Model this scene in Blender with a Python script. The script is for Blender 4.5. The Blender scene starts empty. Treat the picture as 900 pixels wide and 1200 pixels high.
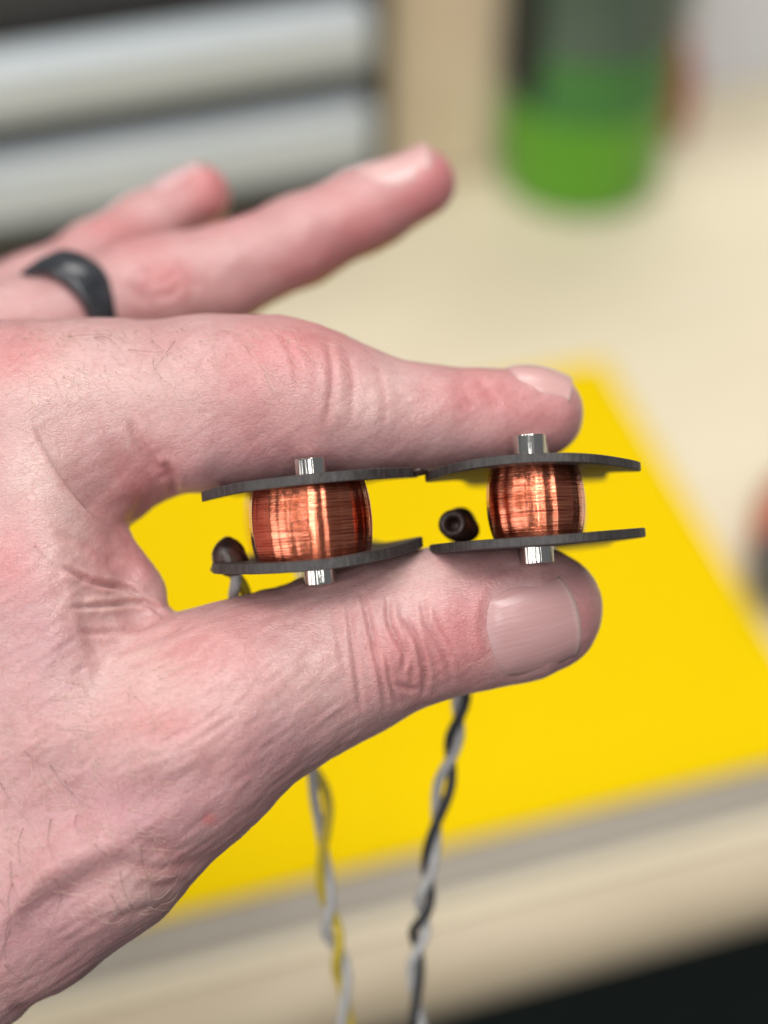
import bpy, bmesh, math, random
import numpy as np
from mathutils import Vector, Matrix
from mathutils.bvhtree import BVHTree

random.seed(7)
rng = np.random.default_rng(7)
S = bpy.context.scene
COL = S.collection

# ------------------------------------------------------------------ camera
PITCH = math.radians(45)
CAM = Vector((0.0, -0.6 * math.cos(PITCH), 0.6 * math.sin(PITCH)))      # looks at the bench 60 cm away
RT = Vector((1, 0, 0))
FW = Vector((0, math.cos(PITCH), -math.sin(PITCH)))
UP = Vector((0, math.sin(PITCH), math.cos(PITCH)))
cd = bpy.data.cameras.new('camera')
cam = bpy.data.objects.new('camera', cd)
COL.objects.link(cam)
cam.matrix_world = Matrix((RT, UP, -FW)).transposed().to_4x4()
cam.location = CAM
cd.sensor_fit = 'VERTICAL'
cd.sensor_height = 36
cd.sensor_width = 27
cd.lens = 60
cd.clip_start = 0.02
cd.clip_end = 50
cd.dof.use_dof = True
cd.dof.focus_distance = 0.246
cd.dof.aperture_fstop = 5.4
S.camera = cam

# ------------------------------------------------------------------ world, lamps, exposure
W = bpy.data.worlds.new('World')
S.world = W
W.use_nodes = True
W.node_tree.nodes['Background'].inputs[0].default_value = (0.92, 0.94, 1.0, 1)
W.node_tree.nodes['Background'].inputs[1].default_value = 0.19


def lamp(name, loc, target, sx, sy, power, colour=(1, 0.98, 0.95)):
    l = bpy.data.lights.new(name, 'AREA')
    l.shape = 'RECTANGLE'
    l.size, l.size_y = sx, sy
    l.energy = power
    l.color = colour
    o = bpy.data.objects.new(name, l)
    COL.objects.link(o)
    o.location = loc
    d = Vector(target) - Vector(loc)
    o.rotation_euler = d.to_track_quat('-Z', 'Y').to_euler()
    return o


HAND = (0, -0.25, 0.25)
lamp('ceiling_lamp', (0.15, -0.42, 1.80), HAND, 0.55, 0.9, 18.5)          # the panel over the bench
lamp('ceiling_lamp', (-0.95, -0.45, 1.75), HAND, 0.22, 1.2, 9)
lamp('ceiling_lamp', (0.2, 0.9, 1.75), HAND, 0.9, 0.5, 13)
lamp('fill_lamp', (-1.2, -1.25, 0.50), HAND, 1.3, 1.0, 11.5, (1.0, 0.98, 0.97))   # added broad fill for palm and coil, left of the photographer
for x_, p_ in ((-0.62, 2.6), (0.07, 7.0), (0.62, 2.6)):                    # tubes behind the photographer
    lamp('tube_lamp', (x_, -1.45, 1.50), HAND, 0.085 if p_ > 5 else 0.04, 0.8, p_, (1, 1, 1))

S.view_settings.view_transform = 'Standard'
S.view_settings.look = 'None'
S.view_settings.exposure = 0.0
S.view_settings.gamma = 1
S.view_settings.use_curve_mapping = False
S.cycles.use_denoising = True
S.cycles.max_bounces = 8
S.cycles.sample_clamp_indirect = 4


# ------------------------------------------------------------------ helpers
def ray(px, py):
    return (FW + RT * ((px - 450) / 2000) + UP * ((600 - py) / 2000))


def P(px, py, z=0.0):
    """world point seen at (px, py) of the 900 x 1200 picture, z mm behind the 250 mm plane"""
    return CAM + ray(px, py) * ((250 + z) / 1000)


def onplane(px, py, h=0.0):
    d = ray(px, py)
    return CAM + d * ((h - CAM.z) / d.z)


def tag(o, label=None, cat=None, group=None, kind=None):
    if label: o['label'] = label
    if cat: o['category'] = cat
    if group: o['group'] = group
    if kind: o['kind'] = kind
    return o


def empty(name, mat):
    o = bpy.data.objects.new(name, None)
    o.empty_display_size = 0.01
    COL.objects.link(o)
    o.matrix_world = mat if isinstance(mat, Matrix) else Matrix.Translation(mat)
    return o


def mesh_obj(name, verts, faces, mat, parent=None, smooth=True, world=None):
    me = bpy.data.meshes.new(name)
    if isinstance(verts, np.ndarray):
        verts = verts.tolist()
    me.from_pydata(verts, [], faces if not isinstance(faces, np.ndarray) else faces.tolist())
    me.update()
    o = bpy.data.objects.new(name, me)
    COL.objects.link(o)
    if mat: me.materials.append(mat)
    if smooth: me.polygons.foreach_set('use_smooth', [True] * len(me.polygons))
    if parent: o.parent = parent
    if world is not None: o.matrix_world = world
    return o


def bm_obj(name, bm, mat, parent=None, smooth=False, matrix=None):
    me = bpy.data.meshes.new(name)
    bmesh.ops.recalc_face_normals(bm, faces=bm.faces)
    bm.to_mesh(me)
    bm.free()
    o = bpy.data.objects.new(name, me)
    COL.objects.link(o)
    if mat: me.materials.append(mat)
    if smooth: me.polygons.foreach_set('use_smooth', [True] * len(me.polygons))
    if parent: o.parent = parent
    if matrix is not None: o.matrix_local = matrix
    return o


def box_bm(sx, sy, sz, bevel=0.0, seg=2, at=(0, 0, 0)):
    bm = bmesh.new()
    bmesh.ops.create_cube(bm, size=1)
    bmesh.ops.scale(bm, vec=(sx, sy, sz), verts=bm.verts)
    bmesh.ops.translate(bm, vec=at, verts=bm.verts)
    if bevel:
        bmesh.ops.bevel(bm, geom=list(bm.edges), offset=bevel, segments=seg, profile=0.5, affect='EDGES')
    return bm


def lathe(profile, n=64, cap=True):
    """(r, z) profile round z"""
    v, f = [], []
    for r, z in profile:
        for k in range(n):
            a = 2 * math.pi * k / n
            v.append((r * math.cos(a), r * math.sin(a), z))
    m = len(profile)
    for i in range(m - 1):
        for k in range(n):
            f.append((i * n + k, i * n + (k + 1) % n, (i + 1) * n + (k + 1) % n, (i + 1) * n + k))
    if cap:
        f.append(tuple(range(n - 1, -1, -1)))
        f.append(tuple((m - 1) * n + k for k in range(n)))
    return v, f


def tube(points, rad, n=10):
    """tube along points (list of Vector); rad scalar or list"""
    v, f = [], []
    m = len(points)
    ref = Vector((0.3, 0.2, 0.9)).normalized()
    for i, p in enumerate(points):
        t = (points[min(i + 1, m - 1)] - points[max(i - 1, 0)]).normalized()
        a = t.cross(ref)
        if a.length < 1e-4: a = t.cross(Vector((1, 0, 0)))
        a.normalize()
        b = t.cross(a).normalized()
        ref = a.cross(t) if False else ref
        r = rad[i] if isinstance(rad, (list, tuple)) else rad
        for k in range(n):
            w = 2 * math.pi * k / n
            v.append(tuple(p + a * (r * math.cos(w)) + b * (r * math.sin(w))))
    for i in range(m - 1):
        for k in range(n):
            f.append((i * n + k, i * n + (k + 1) % n, (i + 1) * n + (k + 1) % n, (i + 1) * n + k))
    f.append(tuple(range(n - 1, -1, -1)))
    f.append(tuple((m - 1) * n + k for k in range(n)))
    return v, f


def spline(pts, n):
    """Catmull-Rom through list of Vectors, n samples"""
    out = []
    m = len(pts)
    for i in range(n):
        u = i / (n - 1) * (m - 1)
        k = min(int(u), m - 2)
        t = u - k
        p0, p1, p2, p3 = pts[max(k - 1, 0)], pts[k], pts[k + 1], pts[min(k + 2, m - 1)]
        out.append(0.5 * ((2 * p1) + (p2 - p0) * t + (2 * p0 - 5 * p1 + 4 * p2 - p3) * t * t + (3 * p1 - p0 - 3 * p2 + p3) * t ** 3))
    return out


# ------------------------------------------------------------------ materials
def mat(name, base=(0.5, 0.5, 0.5), rough=0.5, metal=0.0, **kw):
    m = bpy.data.materials.new(name)
    m.use_nodes = True
    b = m.node_tree.nodes['Principled BSDF']
    b.inputs['Base Color'].default_value = (*base, 1)
    b.inputs['Roughness'].default_value = rough
    b.inputs['Metallic'].default_value = metal
    for k, v in kw.items():
        b.inputs[k.replace('_', ' ')].default_value = v
    return m


class N:
    """small node wiring helper"""
    def __init__(self, m):
        self.t = m.node_tree
        self.b = self.t.nodes['Principled BSDF']

    def n(self, kind, **kw):
        x = self.t.nodes.new(kind)
        for k, v in kw.items():
            if k.startswith('i_'):
                key = k[2:]
                key = int(key) if key.isdigit() else key.replace('_', ' ')
                x.inputs[key].default_value = v
            else:
                setattr(x, k, v)
        return x

    def l(self, a, ao, b, bi):
        self.t.links.new(a.outputs[ao], b.inputs[bi])

    def coords(self, scale=(1, 1, 1), rot=(0, 0, 0)):
        c = self.n('ShaderNodeTexCoord')
        mp = self.n('ShaderNodeMapping')
        mp.inputs['Scale'].default_value = scale
        mp.inputs['Rotation'].default_value = rot
        self.l(c, 'Object', mp, 'Vector')
        return mp

    def noise(self, src, scale, detail=3, rough=0.5, distort=0.0):
        x = self.n('ShaderNodeTexNoise')
        x.inputs['Scale'].default_value = scale
        x.inputs['Detail'].default_value = detail
        x.inputs['Roughness'].default_value = rough
        x.inputs['Distortion'].default_value = distort
        self.l(src, 0, x, 'Vector')
        return x

    def ramp(self, src, out, stops):
        r = self.n('ShaderNodeValToRGB')
        e = r.color_ramp.elements
        while len(e) < len(stops): e.new(0.5)
        for k, (p, c) in enumerate(stops):
            e[k].position = p
            e[k].color = (*c, 1) if len(c) == 3 else c
        self.l(src, out, r, 'Fac')
        return r

    def bump(self, src, out, strength, dist, prev=None):
        b = self.n('ShaderNodeBump')
        b.inputs['Strength'].default_value = strength
        b.inputs['Distance'].default_value = dist
        self.l(src, out, b, 'Height')
        if prev is not None: self.l(prev, 0, b, 'Normal')
        return b


def noisy(name, c1, c2, scale, rough=0.5, bump=0.0, bdist=0.0005, stretch=(1, 1, 1), detail=4, metal=0.0, **kw):
    m = mat(name, c1, rough, metal, **kw)
    g = N(m)
    co = g.coords(stretch)
    nz = g.noise(co, scale, detail, 0.6)
    r = g.ramp(nz, 'Fac', [(0.3, c1), (0.7, c2)])
    g.l(r, 0, g.b, 'Base Color')
    if bump:
        bp = g.bump(nz, 'Fac', bump, bdist)
        g.l(bp, 0, g.b, 'Normal')
    return m


M = {}
M['wood'] = noisy('pale_maple', (0.62, 0.54, 0.38), (0.70, 0.62, 0.46), 14, 0.5, 0.05, 0.0005, (1, 9, 9))
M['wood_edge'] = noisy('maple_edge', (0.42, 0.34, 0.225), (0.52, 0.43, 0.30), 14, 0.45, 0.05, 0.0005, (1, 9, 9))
M['post'] = noisy('pine_post', (0.60, 0.48, 0.33), (0.68, 0.57, 0.41), 16, 0.55, 0.05, 0.0005, (8, 8, 1))
M['yellow'] = noisy('yellow_card', (0.70, 0.485, 0.0), (0.725, 0.50, 0.0), 900, 0.7, 0.08, 0.0001, Specular_IOR_Level=0.05)
M['grey_brown_strip'] = noisy('grey_strip', (0.235, 0.205, 0.16), (0.29, 0.255, 0.205), 40, 0.45, 0, 0, (1, 12, 12))
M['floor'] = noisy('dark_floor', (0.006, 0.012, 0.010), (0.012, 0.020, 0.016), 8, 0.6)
M['pale_grey'] = noisy('pale_grey_metal', (0.44, 0.485, 0.51), (0.50, 0.54, 0.565), 12, 0.45)
M['slate'] = noisy('slate_grey_metal', (0.05, 0.058, 0.07), (0.08, 0.09, 0.105), 12, 0.5)
M['dark'] = noisy('dark_cabinet', (0.007, 0.006, 0.005), (0.016, 0.013, 0.009), 12, 0.6)
M['bottle'] = noisy('green_plastic', (0.075, 0.275, 0.006), (0.10, 0.33, 0.010), 18, 0.4)
M['label'] = noisy('grey_green_label', (0.035, 0.065, 0.048), (0.085, 0.125, 0.10), 25, 0.5)
M['mid_green'] = noisy('deep_green_label', (0.03, 0.15, 0.028), (0.05, 0.19, 0.036), 25, 0.5)
M['black_print'] = mat('black_print', (0.010, 0.014, 0.012), 0.5)
M['white'] = noisy('white_card', (0.66, 0.67, 0.71), (0.72, 0.73, 0.76), 10, 0.6)
M['redbrown'] = noisy('red_brown_plastic', (0.34, 0.07, 0.04), (0.42, 0.11, 0.07), 30, 0.4)
M['fibre'] = noisy('black_fibreboard', (0.020, 0.017, 0.016), (0.052, 0.045, 0.042), 1300, 0.5, 0.6, 0.0003, (1, 1, 0.35))
M['knot'] = noisy('dark_sleeving', (0.014, 0.008, 0.006), (0.050, 0.024, 0.018), 500, 0.34, 0.6, 0.0005)
M['black_wire'] = noisy('black_insulation', (0.012, 0.012, 0.014), (0.03, 0.03, 0.032), 700, 0.45)
M['grey_wire'] = noisy('grey_insulation', (0.33, 0.325, 0.325), (0.45, 0.44, 0.425), 700, 0.5)
M['olive_wire'] = noisy('olive_insulation', (0.46, 0.34, 0.02), (0.54, 0.40, 0.03), 700, 0.5)
M['dim_wire'] = noisy('waxed_grey_insulation', (0.16, 0.15, 0.10), (0.24, 0.22, 0.15), 700, 0.5)
M['ring'] = noisy('black_ring_metal', (0.016, 0.018, 0.021), (0.040, 0.044, 0.050), 300, 0.24, 0.15, 0.0002)


def rod_material():
    m = mat('polished_steel', (0.62, 0.60, 0.55), 0.12, 1.0)
    g = N(m)
    co = g.coords((700, 700, 12))
    nz = g.noise(co, 1.0, 3, 0.6)
    bp = g.bump(nz, 'Fac', 0.8, 0.0003)
    g.l(bp, 0, g.b, 'Normal')
    return m


M['rod'] = rod_material()


def copper_material():
    m = mat('enamelled_copper', (0.62, 0.19, 0.10), 0.25, 1.0)
    g = N(m)
    g.b.inputs['Coat Weight'].default_value = 0.6
    g.b.inputs['Coat Roughness'].default_value = 0.12
    g.b.inputs['Anisotropic'].default_value = 0.80
    g.b.inputs['Anisotropic Rotation'].default_value = 0.25
    tg = g.n('ShaderNodeTangent', direction_type='RADIAL', axis='Z')
    g.l(tg, 0, g.b, 'Tangent')
    co = g.coords((60, 60, 6000))
    nz = g.noise(co, 1.0, 3, 0.7)
    bp = g.bump(nz, 'Fac', 0.35, 0.00006)
    g.l(bp, 0, g.b, 'Normal')
    g.l(bp, 0, g.b, 'Coat Normal')
    co2 = g.coords((110, 110, 4600))
    n2 = g.noise(co2, 1.0, 4, 0.7)
    r = g.ramp(n2, 'Fac', [(0.32, (0.24, 0.030, 0.014)), (0.48, (0.62, 0.15, 0.07)), (0.66, (0.88, 0.33, 0.19))])
    g.l(r, 0, g.b, 'Base Color')
    return m


M['copper'] = copper_material()


def skin_material():
    m = mat('skin', (0.6, 0.38, 0.33), 0.42)
    g = N(m)
    b = g.b
    b.inputs['Subsurface Weight'].default_value = 0.30
    b.inputs['Subsurface Radius'].default_value = (1.0, 0.35, 0.2)
    b.inputs['Subsurface Scale'].default_value = 0.0022
    b.inputs['Specular IOR Level'].default_value = 0.5
    at = g.n('ShaderNodeVertexColor', layer_name='tint')
    co = g.coords()
    n1 = g.noise(co, 210, 5, 0.62, 0.6)          # blotches
    r1 = g.ramp(n1, 'Fac', [(0.30, (0.95, 0.87, 0.88)), (0.52, (1, 1, 1)), (0.75, (1.03, 1.06, 1.04))])
    mx = g.n('ShaderNodeMix', data_type='RGBA', blend_type='MULTIPLY')
    mx.inputs[0].default_value = 1
    g.l(at, 0, mx, 6)
    g.l(r1, 0, mx, 7)
    n4 = g.noise(co, 1500, 3, 0.6)               # pores
    r4 = g.ramp(n4, 'Fac', [(0.30, (0.94, 0.90, 0.89)), (0.6, (1.02, 1.02, 1.02))])
    mx2 = g.n('ShaderNodeMix', data_type='RGBA', blend_type='MULTIPLY')
    mx2.inputs[0].default_value = 1
    g.l(mx, 2, mx2, 6)
    g.l(r4, 0, mx2, 7)
    g.l(mx2, 2, b, 'Base Color')
    # fine crossing skin lines: two stretched cell patterns and a soft grain
    wob = g.noise(co, 320, 3, 0.6)
    add = g.n('ShaderNodeMix', data_type='VECTOR')
    add.inputs[0].default_value = 0.0022
    g.l(co, 0, add, 4)
    g.l(wob, 'Color', add, 5)
    h = None
    for k, (rot, sc, st) in enumerate((((0.3, 0.5, 0.55), (0.8, 3.4, 1.0), 0.36), ((0.2, -0.3, -0.75), (0.8, 3.6, 1.2), 0.24))):
        mp = g.n('ShaderNodeMapping')
        mp.inputs['Rotation'].default_value = rot
        mp.inputs['Scale'].default_value = sc
        g.l(add, 1, mp, 'Vector')
        vo = g.n('ShaderNodeTexVoronoi', feature='DISTANCE_TO_EDGE')
        vo.inputs['Scale'].default_value = 700
        g.l(mp, 0, vo, 'Vector')
        rr = g.ramp(vo, 'Distance', [(0.0, (0, 0, 0)), (0.11, (1, 1, 1))])
        h = g.bump(rr, 0, st, 0.00010, h)
    nf = g.noise(co, 2600, 3, 0.7)
    h = g.bump(nf, 'Fac', 0.30, 0.00010, h)
    nl = g.noise(co, 420, 4, 0.6, 0.4)
    h = g.bump(nl, 'Fac', 0.30, 0.00025, h)
    g.l(h, 0, b, 'Normal')
    rr = g.ramp(n4, 'Fac', [(0.3, (0.26, 0.26, 0.26)), (0.7, (0.44, 0.44, 0.44))])
    g.l(rr, 0, b, 'Roughness')
    return m


M['skin'] = skin_material()


def nail_material():
    m = mat('fingernail', (0.62, 0.40, 0.37), 0.24)
    g = N(m)
    b = g.b
    b.inputs['Subsurface Weight'].default_value = 0.15
    b.inputs['Subsurface Radius'].default_value = (1.0, 0.4, 0.25)
    b.inputs['Subsurface Scale'].default_value = 0.0015
    at = g.n('ShaderNodeVertexColor', layer_name='tint')
    uv = g.n('ShaderNodeUVMap')
    mp = g.n('ShaderNodeMapping')
    mp.inputs['Scale'].default_value = (0.8, 26, 1)
    g.l(uv, 0, mp, 'Vector')
    nz = g.noise(mp, 1.0, 4, 0.65, 0.2)
    r = g.ramp(nz, 'Fac', [(0.3, (0.93, 0.90, 0.90)), (0.7, (1.03, 1.03, 1.03))])
    mx = g.n('ShaderNodeMix', data_type='RGBA', blend_type='MULTIPLY')
    mx.inputs[0].default_value = 1
    g.l(at, 0, mx, 6)
    g.l(r, 0, mx, 7)
    g.l(mx, 2, b, 'Base Color')
    bp = g.bump(nz, 'Fac', 0.36, 0.0002)
    g.l(bp, 0, b, 'Normal')
    return m


M['nail'] = nail_material()
M['hair_dark'] = mat('body_hair', (0.10, 0.055, 0.04), 0.4)
M['hair_fair'] = mat('fair_body_hair', (0.62, 0.46, 0.36), 0.3)

# ================================================================== SETTING: bench, floor
YAW = math.radians(16.5)
EX = Vector((math.cos(YAW), math.sin(YAW), 0))          # along the bench front
EY = Vector((-math.sin(YAW), math.cos(YAW), 0))         # away from the front


def bench_frame(origin, z=0.0):
    m = Matrix((EX, EY, Vector((0, 0, 1)))).transposed().to_4x4()
    m.translation = Vector((origin.x, origin.y, z))
    return m


front = onplane(540, 1066)                               # a point of the bench's front arris
TF = bench_frame(front)                                  # bench frame: x along the front edge, y inwards
TFi = TF.inverted()


def tb(px, py, h=0.0):
    """bench coordinates of the table-height point at a pixel"""
    return TFi @ onplane(px, py, h)


bench = empty('workbench', TF)
tag(bench, 'pale wooden workbench under the hand, with rounded front edge and grey strip', 'workbench')
LEN, DEP = 2.2, 0.9
o = bm_obj('tabletop', box_bm(LEN, DEP, 0.03, at=(0, DEP / 2 + 0.0, -0.015)), M['wood'], bench)
# rounded front rail, proud below the top
prof = [(0.0, 0.0)]
R0 = 0.013
for k in range(13):
    a = math.pi / 2 * k / 12
    prof.append((-R0 * math.sin(a) - 0.006, -R0 + R0 * math.cos(a) - 0.0015))
prof[0] = (-0.0005, -0.0015)
prof += [(-0.019, -0.020), (-0.0005, -0.020)]
v, f = [], []
for x in (-LEN / 2, LEN / 2):
    for (y, z) in prof: v.append((x, y, z))
n_ = len(prof)
for k in range(n_): f.append((k, (k + 1) % n_, n_ + (k + 1) % n_, n_ + k))
f.append(tuple(range(n_ - 1, -1, -1)))
f.append(tuple(range(n_, 2 * n_)))
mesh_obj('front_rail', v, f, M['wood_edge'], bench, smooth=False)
for sx in (-1, 1):
    for y in (0.06, DEP - 0.06):
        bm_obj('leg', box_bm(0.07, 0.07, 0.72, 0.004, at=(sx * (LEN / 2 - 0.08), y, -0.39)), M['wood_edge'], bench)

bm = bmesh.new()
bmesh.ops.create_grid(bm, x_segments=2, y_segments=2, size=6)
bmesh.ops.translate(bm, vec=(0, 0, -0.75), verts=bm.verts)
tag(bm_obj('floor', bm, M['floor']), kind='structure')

# ------------------------------------------------------------------ yellow sheet on the bench
c_bl = tb(700, 950)
c_tr = tb(706, 425)
c_tr.y = max(c_tr.y, 0.1)
y0, y1, x1 = c_bl.y, c_tr.y, c_tr.x
x0 = x1 - 0.285
bm_obj('edge_strip', box_bm(LEN, y0 - 0.006, 0.002, 0.0006, at=(0, (y0 + 0.004) / 2, 0.0012)), M['grey_brown_strip'], bench)  # flat grey-brown band between the card and the bench front
print('sheet front', y0)
sheet = bm_obj('yellow_card', box_bm(x1 - x0, y1 - y0, 0.0025, 0.0008, at=((x0 + x1) / 2, (y0 + y1) / 2, 0.00145)), M['yellow'])
sheet.matrix_world = TF
tag(sheet, 'bright yellow card lying flat on the pale workbench behind the hand', 'card')

# ------------------------------------------------------------------ drawer cabinet, top left
base = tb(300, 285)
cab = empty('drawer_cabinet', TF @ Matrix.Translation((0, base.y, 0)))
tag(cab, 'dark cabinet with pale grey drawer fronts standing behind the ring finger', 'drawer cabinet')
dirv = EX
plane_pt = TF @ Vector((0, base.y, 0))


def cabh(px, py, off=0.0):
    """(x, height) on the cabinet front plane seen at a pixel"""
    d = ray(px, py)
    t = (plane_pt - CAM).dot(EY) / d.dot(EY)
    q = TFi @ (CAM + d * t)
    return q.x, q.z


xr, _ = cabh(436, 100)
h_top = cabh(215, 36)[1]
h1b = cabh(215, 105)[1]
h2t = cabh(215, 149)[1]
h2b = cabh(215, 223)[1]
CW, CD_ = 0.42, 0.30
bm_obj('cabinet_body', box_bm(CW + 0.012, CD_, h_top + 0.012, 0.003, at=(xr - CW / 2 + 0.004, CD_ / 2 + 0.012, (h_top + 0.012) / 2 + 0.0005)), M['dark'], cab)
for (zb, zt, dm) in ((h1b, h_top, 'pale_grey'), (h2b, h2t, 'pale_grey'), (max(h2b - (h2t - h2b) - 0.012, 0.003), h2b - 0.020, 'slate')):  # lowest front in slate: bluish shade under the drawers put into its colour
    if zt - zb < 0.01: continue
    bm_obj('drawer_front', box_bm(CW, 0.018, zt - zb, 0.005, 3, at=(xr - CW / 2, 0.001, (zb + zt) / 2)), M[dm], cab)

# ------------------------------------------------------------------ wooden post, right of the cabinet
pa, pb = tb(455, 222), tb(585, 210)
pw = (pb - pa).length
post = bm_obj('wooden_block', box_bm(pw, pw, 0.30, 0.004, 3, at=(0, pw / 2, 0.1505)), M['post'])
post.matrix_world = TF @ Matrix.Translation(((pa.x + pb.x) / 2, pa.y, 0))
tag(post, 'upright tan wooden block standing between the grey drawers and the green bottle', 'wooden block')

# ------------------------------------------------------------------ green bottle
q0, q1 = onplane(582, 205), onplane(772, 205)
br = (q1 - q0).length / 2
bc = (q0 + q1) / 2
bottle = empty('bottle', bc)
tag(bottle, 'green plastic bottle with grey label, standing on the bench at upper right', 'bottle')
pr = [(br * 0.86, 0.0005), (br * 0.95, 0.002), (br, 0.008), (br, 0.15), (br * 0.95, 0.165), (br * 0.7, 0.185), (br * 0.4, 0.2), (br * 0.36, 0.203), (br * 0.36, 0.22)]
v, f = lathe(pr, 72)
mesh_obj('bottle_body', v, f, M['bottle'], bottle)
v, f = lathe([(br * 0.42, 0.2055), (br * 0.44, 0.207), (br * 0.44, 0.237), (br * 0.40, 0.241)], 48)
mesh_obj('cap', v, f, M['black_print'], bottle)


def wrap(name, a0, a1, z0, z1, m, eps):
    v, f = [], []
    n = 40
    for k in range(n + 1):
        a = math.radians(a0 + (a1 - a0) * k / n)
        for (r, z) in ((br + eps, z0), (br + eps, z1)):
            v.append((r * math.cos(a), r * math.sin(a), z))
    for k in range(n): f.append((2 * k, 2 * k + 2, 2 * k + 3, 2 * k + 1))
    return mesh_obj(name, v, f, m, bottle)


wrap('green_panel', 180, 372, 0.046, 0.146, M['mid_green'], 0.0004)
wrap('paper_label', 236, 340, 0.075, 0.143, M['label'], 0.0009)
wrap('dark_panel', 178, 234, 0.052, 0.144, M['black_print'], 0.0010)

# small red-brown stopper beside the bottle, white box behind it
p = onplane(774, 150)
v, f = lathe([(0.011, 0.0005), (0.013, 0.003), (0.013, 0.03), (0.009, 0.036), (0.009, 0.043), (0.006, 0.046)], 32)
o = mesh_obj('wooden_stopper', v, f, M['redbrown'])
o.location = p
tag(o, 'small red brown stopper standing right beside the green bottle', 'stopper')
pa = tb(800, 112)
wb = empty('white_box', TF @ Matrix.Translation((pa.x, pa.y, 0)))
tag(wb, 'white cardboard box at the far right back of the bench', 'box')
bm_obj('box_body', box_bm(0.20, 0.12, 0.09, 0.002, at=(0.10, 0.06, 0.0455)), M['white'], wb)
bm_obj('lid', box_bm(0.206, 0.126, 0.025, 0.002, at=(0.10, 0.06, 0.0915)), M['white'], wb)

# screwdriver at the right edge, mostly outside the frame
p = onplane(928, 690, 0.0165)
sdx = (onplane(944, 545, 0.0165) - p).normalized()
sq = sdx.to_track_quat('Z', 'Y').to_matrix().to_4x4()
sq.translation = p
sd = empty('screwdriver', sq)
tag(sd, 'screwdriver with red brown handle and dark grip lying at the right frame edge', 'screwdriver')
v, f = lathe([(0.008, 0.0), (0.0125, 0.003), (0.0145, 0.008), (0.0145, 0.013)], 24)
mesh_obj('grip', v, f, M['slate'], sd)
v, f = lathe([(0.0145, 0.0132), (0.0158, 0.018), (0.0150, 0.038), (0.010, 0.050), (0.005, 0.054)], 24)
mesh_obj('handle', v, f, M['redbrown'], sd)
v, f = lathe([(0.003, 0.0542), (0.003, 0.15)], 16)
mesh_obj('shaft', v, f, M['rod'], sd)

# ================================================================== THE HAND (implicit surface)
def cm(px, py, z):
    s = (250.0 + z) / 2000.0
    return np.array([(px - 450) * s, (600 - py) * s, z])


def cone(a, b, k=None):
    """round cone between two (px, py, z mm, r px[, flat]) knots, in mm"""
    sa, sb = (250.0 + a[2]) / 2000.0, (250.0 + b[2]) / 2000.0
    fz = (a[4] if len(a) > 4 else 1.0)
    return (cm(*a[:3]), cm(*b[:3]), a[3] * sa, b[3] * sb, fz)


def chain(knots):
    return [cone(knots[i], knots[i + 1]) for i in range(len(knots) - 1)]


BODY = []
# back of the hand, wrist and forearm
BODY += chain([(-90, 520, 20, 118), (-70, 660, 16, 150), (-90, 830, 14, 175), (-180, 1020, 16, 170), (-330, 1160, 18, 185), (-430, 1240, 20, 182)])
BODY += chain([(-150, 430, 34, 80), (-230, 700, 36, 130), (-330, 1000, 34, 150)])
BODY += chain([(-190, 420, 52, 60), (-300, 720, 50, 110), (-380, 1050, 40, 140)])
# first web muscle
BODY += chain([(10, 500, 10, 92), (25, 600, 8, 92), (40, 720, 5, 100), (60, 830, 3, 105)])
# thumb metacarpal to the wrist
THUMB_BASE = chain([(-150, 1150, 12, 118), (-72, 1108, 8, 112), (20, 1045, 5, 112), (110, 978, 3, 113), (205, 880, 3, 112), (262, 826, 4, 108)])
WEB = chain([(60, 585, 9, 42), (108, 640, 9, 40), (152, 690, 8, 31), (176, 742, 7, 31)])
FING = {}
FING['thumb'] = chain([(205, 870, 3, 112), (262, 826, 4, 108), (330, 798, 5.5, 103), (400, 767, 7, 95), (450, 745, 7.5, 88.5), (520, 729, 8, 85), (580, 722, 8.3, 79), (622, 717, 8.6, 73), (640, 714, 9, 64)])
FING['index'] = chain([(-60, 505, 17, 112), (120, 484, 14, 103), (240, 472, 12, 96), (320, 467, 11, 90), (380, 474, 10.5, 76), (430, 485, 10.5, 64), (500, 490, 12, 56.5), (570, 490, 14, 52), (625, 485, 16, 47), (634, 483, 16, 45)])
FING['index_pad'] = chain([(100, 520, 15, 86), (128, 556, 14, 62), (165, 545, 13, 50)])
FING['middle'] = chain([(-110, 455, 34, 88), (120, 470, 31, 66), (280, 470, 33, 60), (400, 490, 36, 50), (500, 494, 38, 43)])
FING['ring'] = chain([(-160, 430, 44, 76), (-20, 392, 40, 60), (80, 366, 43, 53), (160, 343, 46, 58), (205, 335, 47, 59), (260, 322, 48, 55), (350, 283, 49, 51), (430, 246, 50, 47), (492, 216, 50, 42)])
FING['pinky'] = chain([(-220, 440, 66, 66), (-60, 385, 66, 46), (40, 335, 66, 38), (110, 300, 66, 37), (170, 266, 65, 37), (236, 228, 64, 35)])
GROUPS = [('body', BODY, 7.0), ('tbase', THUMB_BASE, 6.0), ('web', WEB, 5.0)] + [(k, FING[k], {'thumb': 3.0, 'index': 4.0, 'index_pad': 2.0, 'middle': 3.0, 'ring': 2.5, 'pinky': 2.5}[k]) for k in FING]
PR = []
for gi, (gname, lst, kk) in enumerate(GROUPS):
    for c in lst: PR.append((gi, c))


def d_cone(c, p):
    a, b, ra, rb, fz = c
    ab = (b - a).astype(np.float32)
    q = p - a.astype(np.float32)
    t = np.clip(q @ ab / np.float32(ab @ ab), 0, 1)
    w = q - t[:, None] * ab
    return np.sqrt(np.einsum('ij,ij->i', w, w)) - (np.float32(ra) + np.float32(rb - ra) * t)


def smin(a, b, k):
    h = np.maximum(k - np.abs(a - b), 0) / k
    return np.minimum(a, b) - h * h * k * 0.25


BIG = np.float32(60)


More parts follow.
